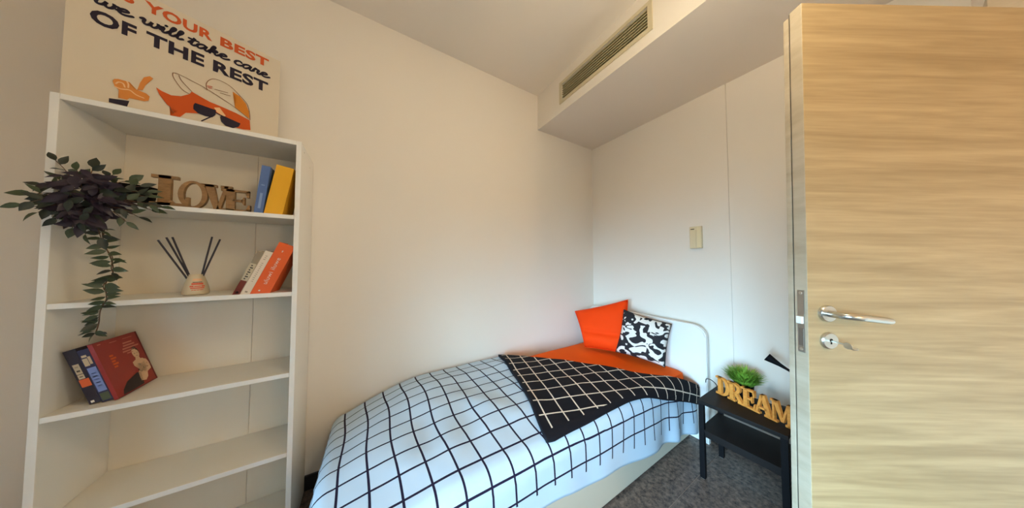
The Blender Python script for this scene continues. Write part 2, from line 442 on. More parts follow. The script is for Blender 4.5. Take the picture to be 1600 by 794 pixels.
panel('side_panel', (BX0, BY0, 0), (BX0 + 0.019, BY1, BZ), t)
panel('side_panel', (BX1 - 0.019, BY0, 0), (BX1, BY1, BZ), t)
panel('top_panel', (BX0 + 0.0192, BY0, BZ - 0.020), (BX1 - 0.0192, BY1 - 0.03, BZ), t)
for z in SH + [0.075]:
    panel('shelf', (BX0 + 0.0195, BY0 + 0.001, z - 0.019), (BX1 - 0.0195, 1.764, z), t)
panel('plinth', (BX0 + 0.0195, BY0 + 0.02, 0), (BX1 - 0.0195, BY0 + 0.036, 0.055), t)
obj('back_panel', box_bm((BX0 + 0.0195, 1.765, 0.02), (-0.5008, 1.769, BZ - 0.021)), BACKP, t)
obj('back_panel', box_bm((-0.4992, 1.765, 0.02), (BX1 - 0.0195, 1.769, BZ - 0.021)), BACKP, t)
PLUG = mat('shelf_pin', srgb(200, 190, 172), 0.5)
for (yy, zz) in ((1.56, BZ - 0.03), (1.70, BZ - 0.06)):
    bm = bmesh.new(); add_lathe(bm, [(0.0035, 0), (0.003, 0.001)], (BX1, yy, zz), 10, (1, 0, 0)); obj('screw_cap', bm, PLUG, t)

# ------------------------------------------------------------------ poster canvas standing on the bookcase
CANVAS = mat('canvas_cream', srgb(220, 206, 184), 0.8, noise_s=6, noise_amt=0.012, bump=0.04, bump_s=400)
PRUST = mat('print_rust_orange', srgb(205, 88, 38), 0.8)
PNAVY = mat('print_navy', srgb(38, 30, 48), 0.8)
PFACE = mat('print_burnt_orange', srgb(204, 84, 22), 0.8)
PAMB = mat('print_amber', srgb(218, 136, 62), 0.8)
PGOLD = mat('print_gold', srgb(216, 132, 38), 0.8)
PPEACH = mat('print_peach', srgb(240, 196, 146), 0.8)
PLINE = mat('print_line_brown', srgb(134, 92, 62), 0.8)
PA = Vector((-0.934, 1.532, BZ + 0.0005)); PB = Vector((-0.424, 1.741, BZ + 0.0005))
pe_ = (PB - PA).normalized(); pn_ = Vector((pe_.y, -pe_.x, 0))      # pn_ faces the viewer
PWID, PHGT = 0.553, 0.516
poster = thing('poster_canvas', 'cream canvas poster with orange and navy lettering standing on the bookcase', 'poster', tuple(PA))


def pf(u, v, d): return PA + pe_ * u + Vector((0, 0, v)) + pn_ * d


bm = bmesh.new(); add_prism(bm, [(0, 0), (PWID, 0), (PWID, PHGT), (0, PHGT)], pf, -0.022, 0.0)
obj('canvas', bm, CANVAS, poster)
LAY = [0.0006]


def pprint(name, polys, m):
    bm = bmesh.new(); LAY[0] += 0.00012
    for p_ in polys:
        bm.faces.new([bm.verts.new(pf(u, v, LAY[0])) for u, v in p_])
    bmesh.ops.triangulate(bm, faces=bm.faces[:])
    o = obj(name, bm, m, poster)
    return o


def ribbon(pts, wd, n=6, taper=True):
    P = [Vector((p_[0], p_[1])) for p_ in pts]
    S = spline(P, n); polys = []; L = []; R = []
    for i, s in enumerate(S):
        d = (S[min(i + 1, len(S) - 1)] - S[max(i - 1, 0)])
        d = d.normalized() if d.length > 1e-9 else Vector((1, 0))
        k = wd / 2
        L.append(s + Vector((-d.y, d.x)) * k); R.append(s - Vector((-d.y, d.x)) * k)
    for i in range(len(S) - 1): polys.append([L[i], R[i], R[i + 1], L[i + 1]])
    for e_ in (S[0], S[-1]):
        polys.append([e_ + Vector((math.cos(a_ * PI / 4), math.sin(a_ * PI / 4))) * wd / 2 for a_ in range(8)])
    return polys


def text_polys(s, u0, u1, v0, v1, bold=0.04):
    cu = bpy.data.curves.new('t', 'FONT'); cu.body = s; cu.size = 1; cu.offset = bold; cu.resolution_u = 3; cu.space_character = 1.06
    o = bpy.data.objects.new('t', cu); C.objects.link(o)
    dg = bpy.context.evaluated_depsgraph_get(); dg.update()
    me = bpy.data.meshes.new_from_object(o.evaluated_get(dg))
    vs = [v.co.copy() for v in me.vertices]; fs = [list(p_.vertices) for p_ in me.polygons]
    bpy.data.objects.remove(o); bpy.data.curves.remove(cu); bpy.data.meshes.remove(me)
    x0 = min(v.x for v in vs); x1 = max(v.x for v in vs); y0 = min(v.y for v in vs); y1 = max(v.y for v in vs)
    g = lambda v: (u0 + (v.x - x0) / (x1 - x0) * (u1 - u0), v0 + (v.y - y0) / (y1 - y0) * (v1 - v0))
    return [[g(vs[i]) for i in f_] for f_ in fs]


for s, a, b in (('US', 0.062, 0.128), ('YOUR', 0.149, 0.323), ('BEST', 0.346, 0.509)): pprint('orange_word', text_polys(s, a, b, 0.449, 0.494), PRUST)
for s, a, b in (('OF', 0.043, 0.136), ('THE', 0.157, 0.303), ('REST', 0.328, 0.509)): pprint('navy_word', text_polys(s, a, b, 0.312, 0.368), PNAVY)
# brush script: letters as strokes in x-height units (advance given)
SCR = {
    'w': ([[(0, .75), (.12, .95), (.2, .8), (.2, .35), (.32, .05), (.5, .2), (.58, .6), (.6, .9), (.58, .4), (.72, .05), (.9, .25), (.96, .75), (.9, .98), (1.0, .85), (1.15, .85)]], 1.1),
    'e': ([[(0, .35), (.3, .5), (.48, .75), (.34, .98), (.12, .75), (.1, .3), (.3, .02), (.55, .12), (.75, .35)]], .68),
    'i': ([[(0, .3), (.14, .95), (.14, .25), (.26, .02), (.45, .3)], [(.2, 1.35), (.23, 1.42)]], .42),
    'l': ([[(0, .3), (.28, 1.2), (.3, 1.65), (.2, 1.62), (.14, 1.1), (.14, .25), (.26, .02), (.48, .3)]], .44),
    't': ([[(0, .3), (.2, .95), (.24, 1.5), (.16, .7), (.16, .2), (.3, .02), (.5, .3)], [(-.08, 1.08), (.5, 1.12)]], .46),
    'a': ([[(.6, .85), (.4, .98), (.12, .7), (.08, .25), (.26, .02), (.5, .4), (.62, .92), (.58, .3), (.7, .02), (.9, .3)]], .84),
    'k': ([[(0, .3), (.26, 1.2), (.28, 1.62), (.18, 1.55), (.12, 1.0), (.1, 0)], [(.12, .45), (.38, .9), (.52, .8), (.4, .5), (.16, .45), (.4, .3), (.52, .02), (.75, .3)]], .7),
    'c': ([[(.5, .8), (.36, .98), (.12, .75), (.08, .3), (.28, .02), (.5, .12), (.68, .35)]], .6),
    'r': ([[(0, .35), (.14, 1.05), (.2, .85), (.42, .85), (.36, .3), (.48, .02), (.68, .3)]], .6),
}
for wd_, a, b in (('we', 0.044, 0.124), ('will', 0.142, 0.243), ('take', 0.260, 0.373), ('care', 0.391, 0.511)):
    tot = sum(SCR[c][1] for c in wd_); sx = (b - a) / tot; x = 0; pol = []
    for c in wd_:
        for st in SCR[c][0]:
            pol += ribbon([(a + (x + q[0] + 0.12 * (q[1] - .5)) * sx, 0.391 + q[1] * 0.024) for q in st], 0.0086, 4)
        x += SCR[c][1]
    pprint('script_word', pol, PNAVY)
D = {
    'cuff': [(0.088, 0.043), (0.129, 0.055), (0.125, 0.03), (0.088, 0.027)],
    'palm': [(0.093, 0.114), (0.096, 0.124), (0.104, 0.129), (0.112, 0.129), (0.127, 0.131), (0.134, 0.12), (0.133, 0.112), (0.142, 0.11), (0.164, 0.106), (0.172, 0.098), (0.17, 0.079), (0.161, 0.072), (0.129, 0.066), (0.124, 0.057), (0.106, 0.055), (0.106, 0.086), (0.097, 0.098)],
    'thumb': [(0.144, 0.109), (0.149, 0.142), (0.157, 0.17), (0.17, 0.183), (0.178, 0.178), (0.168, 0.161), (0.161, 0.137), (0.156, 0.115)],
    'face': [(0.185, 0.145), (0.199, 0.137), (0.222, 0.132), (0.246, 0.142), (0.267, 0.164), (0.273, 0.179), (0.29, 0.172), (0.323, 0.16), (0.363, 0.155), (0.404, 0.148), (0.449, 0.134), (0.453, 0.086), (0.429, 0.078), (0.391, 0.075), (0.356, 0.114), (0.338, 0.119), (0.332, 0.09), (0.302, 0.092), (0.285, 0.086), (0.26, 0.075), (0.246, 0.049), (0.222, 0.044), (0.24, 0.073), (0.219, 0.081), (0.212, 0.087), (0.194, 0.118)],
    'lens1': [(0.283, 0.132), (0.342, 0.13), (0.341, 0.106), (0.332, 0.09), (0.312, 0.086), (0.292, 0.089), (0.279, 0.102), (0.279, 0.121)],
    'lens2': [(0.358, 0.115), (0.419, 0.103), (0.413, 0.083), (0.395, 0.068), (0.372, 0.069), (0.359, 0.083), (0.355, 0.102)],
    'crown': [(0.39, 0.248), (0.413, 0.238), (0.434, 0.212), (0.445, 0.178), (0.448, 0.142), (0.399, 0.175), (0.404, 0.205), (0.4, 0.233)],
    'peak_light': [(0.336, 0.14), (0.352, 0.148), (0.372, 0.118), (0.366, 0.112), (0.345, 0.122)],
}
LN = dict(
    hand=[[(0.098, 0.095), (0.111, 0.093), (0.128, 0.099), (0.142, 0.088), (0.159, 0.084)], [(0.1, 0.108), (0.105, 0.117), (0.114, 0.117), (0.118, 0.105)], [(0.122, 0.13), (0.125, 0.12), (0.125, 0.107)]],
    cap=[[(0.223, 0.232), (0.237, 0.235), (0.272, 0.227), (0.308, 0.217), (0.351, 0.198), (0.396, 0.176), (0.448, 0.139)],
         [(0.223, 0.232), (0.224, 0.216), (0.236, 0.191), (0.251, 0.171), (0.267, 0.164)], [(0.238, 0.23), (0.247, 0.209), (0.273, 0.179)],
         [(0.314, 0.211), (0.311, 0.233), (0.316, 0.255), (0.331, 0.274), (0.356, 0.278), (0.386, 0.267), (0.417, 0.237), (0.438, 0.212), (0.447, 0.173), (0.45, 0.137)],
         [(0.219, 0.083), (0.224, 0.067), (0.23, 0.06)], [(0.336, 0.227), (0.375, 0.233)], [(0.352, 0.219), (0.383, 0.222)]],
    glass=[[(0.338, 0.119), (0.358, 0.112)], [(0.332, 0.096), (0.303, 0.059)]])
pprint('printed_hand', [D['palm'], D['thumb']], PAMB)
for q in LN['hand']: pprint('hand_line', ribbon(q, 0.0038, 4), PPEACH)
pprint('printed_cuff', [D['cuff']], PNAVY)
pprint('printed_face', [D['face']], PFACE)
pprint('face_highlight', [D['peak_light']], PPEACH)
pprint('printed_cap', [D['crown']], PGOLD)
for q in LN['cap']: pprint('cap_line', ribbon(q, 0.0024, 5), PLINE)
pprint('cap_badge', sum([ribbon(q, 0.0045, 3) for q in ([(0.315, 0.23), (0.327, 0.234)], [(0.318, 0.224), (0.326, 0.226)])], []), mat('print_pink', srgb(214, 128, 104), 0.8))
pprint('printed_sunglasses', [D['lens1'], D['lens2']] + sum([ribbon(q, 0.0045, 3) for q in LN['glass']], []), PNAVY)

# ------------------------------------------------------------------ wooden letter signs
WOODD = grain_mat('brown_wood', srgb(122, 90, 56), srgb(166, 126, 80), (18, 18, 60), 0.6, 0.06)
WOODL = grain_mat('light_pine_wood', srgb(204, 126, 48), srgb(232, 156, 70), (18, 18, 60), 0.55, 0.06)


def R_(x0, y0, x1, y1): return [(x0, y0), (x1, y0), (x1, y1), (x0, y1)]


def ring(cx, cy, rx, ry, ix, iy, a0=0, a1=360, n=28, icx=None):
    icx = cx if icx is None else icx; out = []
    for k in range(n):
        A, B = math.radians(a0 + (a1 - a0) * k / n), math.radians(a0 + (a1 - a0) * (k + 1) / n)
        out.append([(cx + rx * math.cos(A), cy + ry * math.sin(A)), (cx + rx * math.cos(B), cy + ry * math.sin(B)), (icx + ix * math.cos(B), cy + iy * math.sin(B)), (icx + ix * math.cos(A), cy + iy * math.sin(A))])
    return out


LET = {
    'L': [R_(.2, 0, .52, 1), R_(.02, .9, .7, 1), R_(0, 0, 1, .13), [(.82, .1), (1, 0), (1, .36), (.93, .36)], [(.52, .13), (.62, .13), (.52, .22)]],
    'O': ring(.5, .5, .5, .5, .31, .42),
    'V': [[(.1, 1), (.42, 1), (.64, 0), (.46, 0)], [(.8, 1), (.95, 1), (.66, 0), (.52, 0)], R_(-.02, .9, .52, 1), R_(.66, .9, 1.06, 1)],
    'E': [R_(.17, 0, .46, 1), R_(0, .9, .95, 1), [(.82, .9), (.88, .68), (.95, .68), (.95, 1)], R_(.4, .46, .74, .56), [(.68, .48), (.76, .34), (.8, .34), (.8, .68), (.76, .68), (.68, .54)], R_(0, 0, 1, .11), [(.85, .1), (.93, .34), (1, .34), (1, 0)]],
    'D': [R_(.16, 0, .42, 1), R_(0, 0, .5, .1), R_(0, .9, .5, 1)] + ring(.46, .5, .54, .5, .28, .4, -90, 90, 16),
    'R': [R_(.15, 0, .4, 1), R_(0, 0, .52, .1), R_(0, .9, .5, 1)] + ring(.46, .72, .4, .28, .18, .18, -90, 90, 14) + [[(.42, .5), (.64, .5), (.98, .1), (.74, .1)], R_(.7, 0, 1.08, .1), R_(.38, .44, .5, .54)],
    'A': [[(.1, .05), (.22, .05), (.55, 1), (.4, 1)], [(.4, 1), (.62, 1), (.96, .05), (.68, .05)], R_(.26, .28, .74, .38), R_(-.04, 0, .34, .09), R_(.58, 0, 1.06, .09)],
    'M': [R_(.1, 0, .2, 1), R_(-.02, 0, .34, .09), R_(0, .91, .36, 1), [(.12, 1), (.38, 1), (.66, .12), (.52, .12)], [(.54, .12), (.66, .12), (.94, 1), (.84, 1)], R_(.84, 0, 1.08, 1), R_(.74, 0, 1.2, .09), R_(.84, .91, 1.2, 1)],
}


def sign(t, spec, A, e, m, th):
    """spec: (letter, start, width, height, base); A foot point, e direction along the sign"""
    e = Vector(e).normalized(); nrm = Vector((e.y, -e.x, 0))
    for i, (c, u0, wd, hh, b0) in enumerate(spec):
        bm = bmesh.new()
        f = lambda u, v, d: Vector(A) + e * (u0 + u * wd) + Vector((0, 0, b0 + v * hh)) + nrm * d
        for p_ in LET[c]: add_prism(bm, p_, f, -th - 0.0004 * (i % 2), 0.0 + 0.0004 * (i % 2))
        obj('letter', bm, m, t)


love = thing('letter_sign', 'brown wooden letter sign reading love on the upper bookshelf', 'sign', (-0.59, 1.55, SH[0]))
sign(love, [('L', -.006, .100, .126, 0), ('O', .064, .080, .116, 0.0), ('V', .125, .084, .110, 0.0), ('E', .182, .090, .098, 0)], (-0.728, 1.535, SH[0] + 0.0004), (1, 0, 0), WOODD, 0.014)

# ------------------------------------------------------------------ books
PAGE = mat('book_pages', srgb(226, 214, 190), 0.8, noise_s=200, noise_amt=0.1)


def book(name, label, x, y, z, wd, dep, h, lean, cover, group=None, deco=None):
    """upright book: spine towards -y at y, bottom left corner at x, leaning by lean about that corner (positive = to +x)"""
    M = Matrix.Translation((x, y, z)) @ Matrix.Rotation(lean, 4, 'Y')
    t = thing(name, label, 'book', (x, y, z), 0, group)
    cv = bmesh.new(); c = 0.002
    add_box(cv, (0, 0, 0), (wd, c, h), M); add_box(cv, (0, c, 0), (c, dep, h), M); add_box(cv, (wd - c, c, 0), (wd, dep, h), M)
    obj('cover', cv, cover, t)
    obj('pages', box_bm((c + 0.0002, c + 0.0002, 0.003), (wd - c - 0.0002, dep - 0.004, h - 0.003), M), PAGE, t)
    for (nm, polys, m, face) in (deco or []):
        bm = bmesh.new()
        for p_ in polys:
            if face == 'spine': vs = [M @ Vector((u * wd, -0.0004, v * h)) for u, v in p_]
            else: vs = [M @ Vector((wd + 0.0004, u * dep, v * h)) for u, v in p_]
            bm.faces.new([bm.verts.new(q) for q in vs])
        bmesh.ops.triangulate(bm, faces=bm.faces[:])
        o = obj(nm, bm, m, t)
        if len(polys) > 1: o['kind'] = 'stuff'
    return t


GB = 'books on the bookcase'
INKW = mat('ink_white', srgb(236, 226, 210), 0.7); INKD = mat('ink_dark', srgb(50, 44, 44), 0.7)
BLUE = mat('cover_blue', srgb(92, 118, 172), 0.6, noise_s=30, noise_amt=0.1)
YEL = mat('cover_yellow', srgb(240, 178, 40), 0.5)
book('book', 'slim blue book leaning beside the thick yellow book', -0.4375, 1.512, SH[0] + 0.0005, 0.029, 0.15, 0.222, math.radians(5.5), BLUE, GB, [
    ('spine_print', [R_(.35, .1, .65, .42), R_(.3, .58, .7, .6)], mat('ink_pale_blue', srgb(140, 165, 205), 0.6), 'spine')])
book('book', 'thick plain yellow book leaning on the bookcase side panel', -0.4055, 1.512, SH[0] + 0.0005, 0.062, 0.16, 0.238, math.radians(9.3), YEL, GB)
# middle shelf
GREY = mat('cover_grey_cream', srgb(200, 186, 158), 0.7); WHT = mat('cover_white', srgb(232, 218, 198), 0.6); ORB = mat('cover_orange', srgb(232, 96, 34), 0.5)
z1 = SH[1] + 0.0005; l1 = math.radians(21)


def txt_on_spine(s, u0, u1, v0, v1, bold=0.0):
    """text running up the spine"""
    P_ = text_polys(s, v0, v1, 0, 1, bold)
    return [[(u1 - y * (u1 - u0), x) for x, y in p_] for p_ in P_]


MAROON = mat('cover_maroon', srgb(112, 42, 30), 0.6)
TAUPE = mat('cover_taupe', srgb(150, 136, 116), 0.6)
book('book', 'slim cream paperback with a maroon foot and grey top, first of the leaning three', -0.4925, 1.507, z1, 0.0215, 0.13, 0.205, l1, GREY, GB, [
    ('spine_foot', [R_(.02, .0, .98, .33)], MAROON, 'spine'), ('spine_head', [R_(.02, .72, .98, 1)], TAUPE, 'spine'),
    ('spine_print', [R_(.3, .36 + .05 * k, .3 + .25 + .2 * (k % 2), .385 + .05 * k) for k in range(7)], INKD, 'spine'), ('spine_mark', [R_(.3, .05, .7, .09)], INKW, 'spine')])
book('book', 'white paperback standing between the cream and the orange book', -0.4685, 1.509, z1, 0.027, 0.13, 0.208, l1, WHT, GB, [
    ('spine_print', txt_on_spine('iiliiiniii lii', .3, .6, .3, .9), mat('ink_grey', srgb(176, 160, 140), 0.7), 'spine'), ('spine_mark', [R_(.35, .06, .65, .09)], TAUPE, 'spine')])
book('book', 'thick orange book with white script on its spine leaning on the side panel', -0.4385, 1.507, z1, 0.060, 0.14, 0.252, l1, ORB, GB, [
    ('spine_print', txt_on_spine('uluwi iluwe', .32, .58, .22, .72, -.005) + [R_(.40, .85, .52, .855), R_(.44, .83, .47, .87)], INKW, 'spine'), ('spine_mark', [[(.38 + .06 * math.cos(a * PI / 5), .09 + .015 * math.sin(a * PI / 5)) for a in range(10)]], INKW, 'spine')])
# lower shelf, leaning the other way
z2 = SH[2] + 0.0008; l2 = math.radians(-17)
DARKC = mat('cover_black_violet', srgb(40, 30, 42), 0.5); NAVC = mat('cover_navy', srgb(44, 40, 74), 0.5); REDC = mat('cover_red', srgb(150, 42, 34), 0.45)
ORP = mat('print_orange', srgb(214, 92, 36), 0.6); LBL = mat('print_light_blue', srgb(126, 144, 200), 0.6); CRM = mat('print_bone', srgb(196, 172, 140), 0.6)
GRN = mat('print_dark_green', srgb(76, 84, 62), 0.6); FLESH = mat('print_flesh', srgb(226, 186, 148), 0.6); BLK = mat('print_black', srgb(40, 30, 34), 0.6); DRK = mat('print_dark_red', srgb(108, 28, 28), 0.6)
xl = -0.8445
cl2 = math.cos(l2)
book('book', 'dark book with a bone and orange spine patch leaning on the left side panel', xl, 1.545, z2, 0.025, 0.15, 0.208, l2, DARKC, GB, [
    ('spine_print', [R_(.2, .56, .72, .74), R_(.2, .47, .72, .55)], CRM, 'spine'), ('spine_mark', [R_(.12, .32, .95, .46)], ORP, 'spine'), ('publisher_dot', [R_(.2, .02, .5, .06)], INKW, 'spine'),
    ('spine_lines', [R_(.3, .60, .6, .63), R_(.3, .68, .6, .70), R_(.3, .50, .6, .52)], BLK, 'spine')])
xl2 = xl + 0.0255 / cl2
book('book', 'navy book with a light blue spine panel between the dark and the red book', xl2, 1.545, z2, 0.024, 0.15, 0.206, l2, NAVC, GB, [
    ('spine_print', [R_(.12, .2, .9, .66)], LBL, 'spine'), ('spine_mark', [R_(.1, .03, .9, .17)], GRN, 'spine'), ('spine_head', [R_(.1, .7, .55, .84), R_(.6, .72, .85, .86), R_(.15, .86, .6, .9)], CRM, 'spine'),
    ('spine_lines', [R_(.3, .3 + .06 * k, .7, .32 + .06 * k) for k in range(5)], mat('print_mid_blue', srgb(84, 100, 160), 0.6), 'spine')])
xl3 = xl2 + 0.0245 / cl2
el = lambda cx, cy, rx, ry, n=14: [(cx + rx * math.cos(2 * PI * k / n), cy + ry * math.sin(2 * PI * k / n)) for k in range(n)]
book('book', 'red book facing out with a printed reclining woman on its cover', xl3, 1.545, z2, 0.010, 0.192, 0.224, l2, REDC, GB, [
    ('cover_edge', [R_(0.0, 0.0, 1, 0.012), R_(.96, 0, 1, 1)], DRK, 'front'),
    ('cover_title', [R_(.58, .84, .80, .865), R_(.56, .79, .84, .815), R_(.52, .74, .92, .765), R_(.50, .69, .80, .715), R_(.58, .65, .72, .67), R_(.08, .95, .15, .965), R_(.32, .93, .48, .94), R_(.62, .93, .85, .938)], mat('print_pale_red', srgb(200, 120, 100), 0.6), 'front'),
    ('cover_side_title', [R_(.2, .5 + .05 * k, .28 + .04 * (k % 2), .53 + .05 * k) for k in range(5)], ORP, 'front'),
    ('printed_trousers', [[(.12, .02), (.16, .10), (.3, .2), (.58, .27), (.68, .25), (.64, .03), (.4, .02)]], BLK, 'front'),
    ('printed_figure', [el(.76, .62, .085, .105), [(.70, .53), (.80, .53), (.82, .46), (.70, .46)], [(.60, .47), (.70, .50), (.86, .48), (.93, .42), (.88, .30), (.80, .12), (.72, .07), (.60, .10), (.62, .26), (.68, .3), (.64, .36)], [(.60, .47), (.60, .40), (.70, .28), (.82, .20), (.96, .24), (.97, .30), (.80, .28), (.70, .40)], [(.88, .46), (.93, .44), (.99, .32), (.94, .28), (.86, .32), (.92, .36)]], FLESH, 'front'),
    ('printed_top', [[(.70, .42), (.78, .39), (.86, .42), (.88, .30), (.80, .28), (.70, .24), (.64, .30), (.69, .34)]], BLK, 'front'),
    ('printed_hair', [[(.69, .69), (.74, .735), (.80, .73), (.845, .66), (.84, .58), (.82, .66), (.77, .69)], R_(.715, .605, .745, .615), R_(.78, .605, .81, .615), R_(.745, .555, .785, .562)], BLK, 'front')])

# ------------------------------------------------------------------ reed diffuser
t = thing('reed_diffuser', 'frosted bottle with a red label and five dark reed sticks', 'diffuser', (-0.628, 1.595, SH[1]))
DC = Vector((-0.628, 1.595, SH[1] + 0.0005))
FROST = mat('frosted_glass', srgb(204, 186, 154), 0.35, noise_s=8, noise_amt=0.03, coat=0.3)
bm = bmesh.new(); add_lathe(bm, [(0.032, 0), (0.0375, 0.004), (0.0385, 0.012), (0.036, 0.03), (0.030, 0.055), (0.0235, 0.075), (0.0205, 0.083), (0.0205, 0.088), (0.016, 0.088), (0.016, 0.06)], DC, 28)
autosmooth(obj('bottle', bm, FROST, t))


def on_cone(a, h):
    tt = max(0, min(1, (h - 0.03) / 0.045)); r = 0.0366 + (0.0243 - 0.0366) * tt + 0.0006
    d = math.radians(-62) + a
    return DC + Vector((r * math.cos(d), r * math.sin(d), h))


def cone_patch(cells):
    bm = bmesh.new()
    for (a0, a1, h0, h1) in cells:
        for k in range(4):
            A, B = a0 + (a1 - a0) * k / 4, a0 + (a1 - a0) * (k + 1) / 4
            bm.faces.new([bm.verts.new(on_cone(A, h0)), bm.verts.new(on_cone(B, h0)), bm.verts.new(on_cone(B, h1)), bm.verts.new(on_cone(A, h1))])
    return bm


LREF = mat('label_red', srgb(216, 96, 66), 0.6)
obj('label', cone_patch([(-.42, .42, .018, .024), (-.52, .52, .028, .033), (-.6, -.3, .035, .041), (.3, .6, .035, .041), (-.25, .25, .036, .04), (-.5, .5, .044, .052)]), LREF, t)
obj('label_title', cone_patch([(-.42, .42, .0535, .056)]), mat('label_black', srgb(60, 30, 26), 0.6), t)
obj('label_crown', cone_patch([(-.45, .45, .060, .070)]), mat('label_peach', srgb(226, 176, 136), 0.6), t)
REED = mat('reed_charcoal', srgb(62, 56, 62), 0.8)
for (bx, by, tx, ty, tz) in ((-.006, 0, -.107, 0, 1.390), (-.003, .004, -.086, 0, 1.402), (-.002, -.004, -.069, -.003, 1.404), (.006, .003, .040, 0, 1.412), (.005, -.002, .064, 0, 1.402)):
    bm = bmesh.new(); add_tube(bm, [DC + Vector((bx, by, 0.03)), Vector((DC.x + tx, DC.y + ty, tz))], 0.0032, 8); obj('reed', bm, REED, t)

# ------------------------------------------------------------------ trailing plant
LEAFD = mat('leaf_painted_shade', srgb(44, 32, 46), 0.45, noise_s=40, noise_amt=0.2)  # shade deep in the foliage, painted as a purple-black leaf colour
LEAFG = mat('leaf_green', srgb(62, 74, 50), 0.45, noise_s=40, noise_amt=0.25)
LEAFM = mat('leaf_dark_green', srgb(44, 50, 40), 0.45, noise_s=40, noise_amt=0.25)
STEM = mat('stem_brown', srgb(92, 66, 48), 0.7)


def leaf_mesh(name, m, w_, curl):
    bm = bmesh.new(); n = 5; rows = []
    for i in range(n + 1):
        s = i / n; wd = w_ * math.sin(PI * s ** 0.85) * (1 - 0.25 * s) ; z = -curl * s * s
        rows.append([bm.verts.new((s, wd * k, z + abs(k) * wd * 0.35)) for k in (-1, 0, 1)])
    for a, b in zip(rows, rows[1:]):
        for k in range(2): bm.faces.new((a[k], a[k + 1], b[k + 1], b[k]))
    bmesh.ops.remove_doubles(bm, verts=bm.verts[:], dist=1e-5)
    me = bpy.data.meshes.new(name); bm.to_mesh(me); bm.free(); me.materials.append(m)
    for p_ in me.polygons: p_.use_smooth = True
    return me


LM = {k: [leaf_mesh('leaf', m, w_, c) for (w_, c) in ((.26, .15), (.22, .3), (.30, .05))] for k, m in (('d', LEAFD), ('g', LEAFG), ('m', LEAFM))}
PC = Vector((-0.80, 1.60, SH[0] + 0.0005))
plant = thing('trailing_plant', 'bushy dark green trailing plant spilling over the bookcase shelf', 'plant', tuple(PC))
bm = bmesh.new(); add_lathe(bm, [(0.036, 0), (0.044, 0.004), (0.052, 0.075), (0.055, 0.08), (0.05, 0.08), (0.047, 0.07)], PC, 24); autosmooth(obj('pot', bm, BLACKM, plant))


FACE = Vector((0.45, -0.85, 0.25)).normalized()      # leaves turn to the light of the room


def leaf(pos, d, size, kind, roll=0):
    o = bpy.data.objects.new('leaf', random.choice(LM[kind])); C.objects.link(o); o.parent = plant
    x = Vector(d).normalized(); n_ = (FACE + Vector((random.uniform(-.5, .5), 0, random.uniform(-.5, .7)))).normalized()
    y = n_.cross(x)
    if y.length < 0.05: y = x.orthogonal()
    y.normalize(); z = x.cross(y)
    M = Matrix((x, y, z)).transposed() @ Matrix.Rotation(roll, 3, 'X')
    o.rotation_euler = M.to_euler(); o.location = Vector(pos) - PC; o.scale = (size, size, size)
    return o


def clampf(p_):
    p_ = Vector(p_)
    if p_.x < -0.898 or p_.z < SH[0] + 0.012: p_.y = min(p_.y, 1.485)
    return p_


CC = Vector((-0.825, 1.450, 1.508)); RAD = Vector((0.088, 0.040, 0.108))
stems = bmesh.new()
top = PC + Vector((0, 0, 0.08))
# dense crown, most leaves in the painted shade colour
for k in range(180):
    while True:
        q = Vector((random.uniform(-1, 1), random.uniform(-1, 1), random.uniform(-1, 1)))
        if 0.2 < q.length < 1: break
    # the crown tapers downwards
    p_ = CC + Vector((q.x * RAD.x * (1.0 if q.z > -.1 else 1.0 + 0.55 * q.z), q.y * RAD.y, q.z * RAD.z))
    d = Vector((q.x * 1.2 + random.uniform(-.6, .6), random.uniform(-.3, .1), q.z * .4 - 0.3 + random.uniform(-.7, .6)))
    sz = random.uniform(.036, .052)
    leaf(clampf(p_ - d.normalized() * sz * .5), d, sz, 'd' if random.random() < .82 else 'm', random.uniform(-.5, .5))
# sprigs sticking out: end points seen around the crown
SPR = [(-.895, 1.47, 1.640), (-.915, 1.42, 1.480), (-.905, 1.43, 1.515), (-.895, 1.44, 1.545), (-.880, 1.46, 1.575), (-.855, 1.47, 1.615), (-.830, 1.48, 1.632), (-.80, 1.5, 1.620), (-.765, 1.5, 1.605), (-.735, 1.49, 1.585),
       (-.715, 1.48, 1.565), (-.708, 1.47, 1.545), (-.705, 1.46, 1.515), (-.690, 1.455, 1.495), (-.668, 1.45, 1.508), (-.715, 1.45, 1.465), (-.74, 1.45, 1.445), (-.895, 1.43, 1.458), (-.87, 1.44, 1.445), (-.845, 1.45, 1.415), (-.82, 1.45, 1.395), (-.79, 1.45, 1.385), (-.885, 1.44, 1.495)]
for i, e_ in enumerate(SPR):
    e_ = Vector(e_); s0 = CC + (e_ - CC) * 0.35
    path = [clampf(s0), clampf((s0 + e_) / 2 + Vector((0, 0, .012))), clampf(e_)]
    S = spline(path, 4); add_tube(stems, S, 0.0011, 5)
    ln = (e_ - CC).normalized()
    leaf(e_, ln + Vector((0, 0, -.15)), random.uniform(.036, .046), 'g' if i % 3 else 'm', random.uniform(-.5, .5))
    for s_, sg in ((.62, 1 if i % 2 else -1), (.86, -1 if i % 2 else 1)):
        pp = S[int(s_ * (len(S) - 1))]
        sd = Vector((ln.z, random.uniform(-.3, .1), -ln.x)) * sg
        leaf(pp, ln * .7 + sd * .8, random.uniform(.032, .042), 'g' if random.random() < .55 else 'm', random.uniform(-.7, .7))
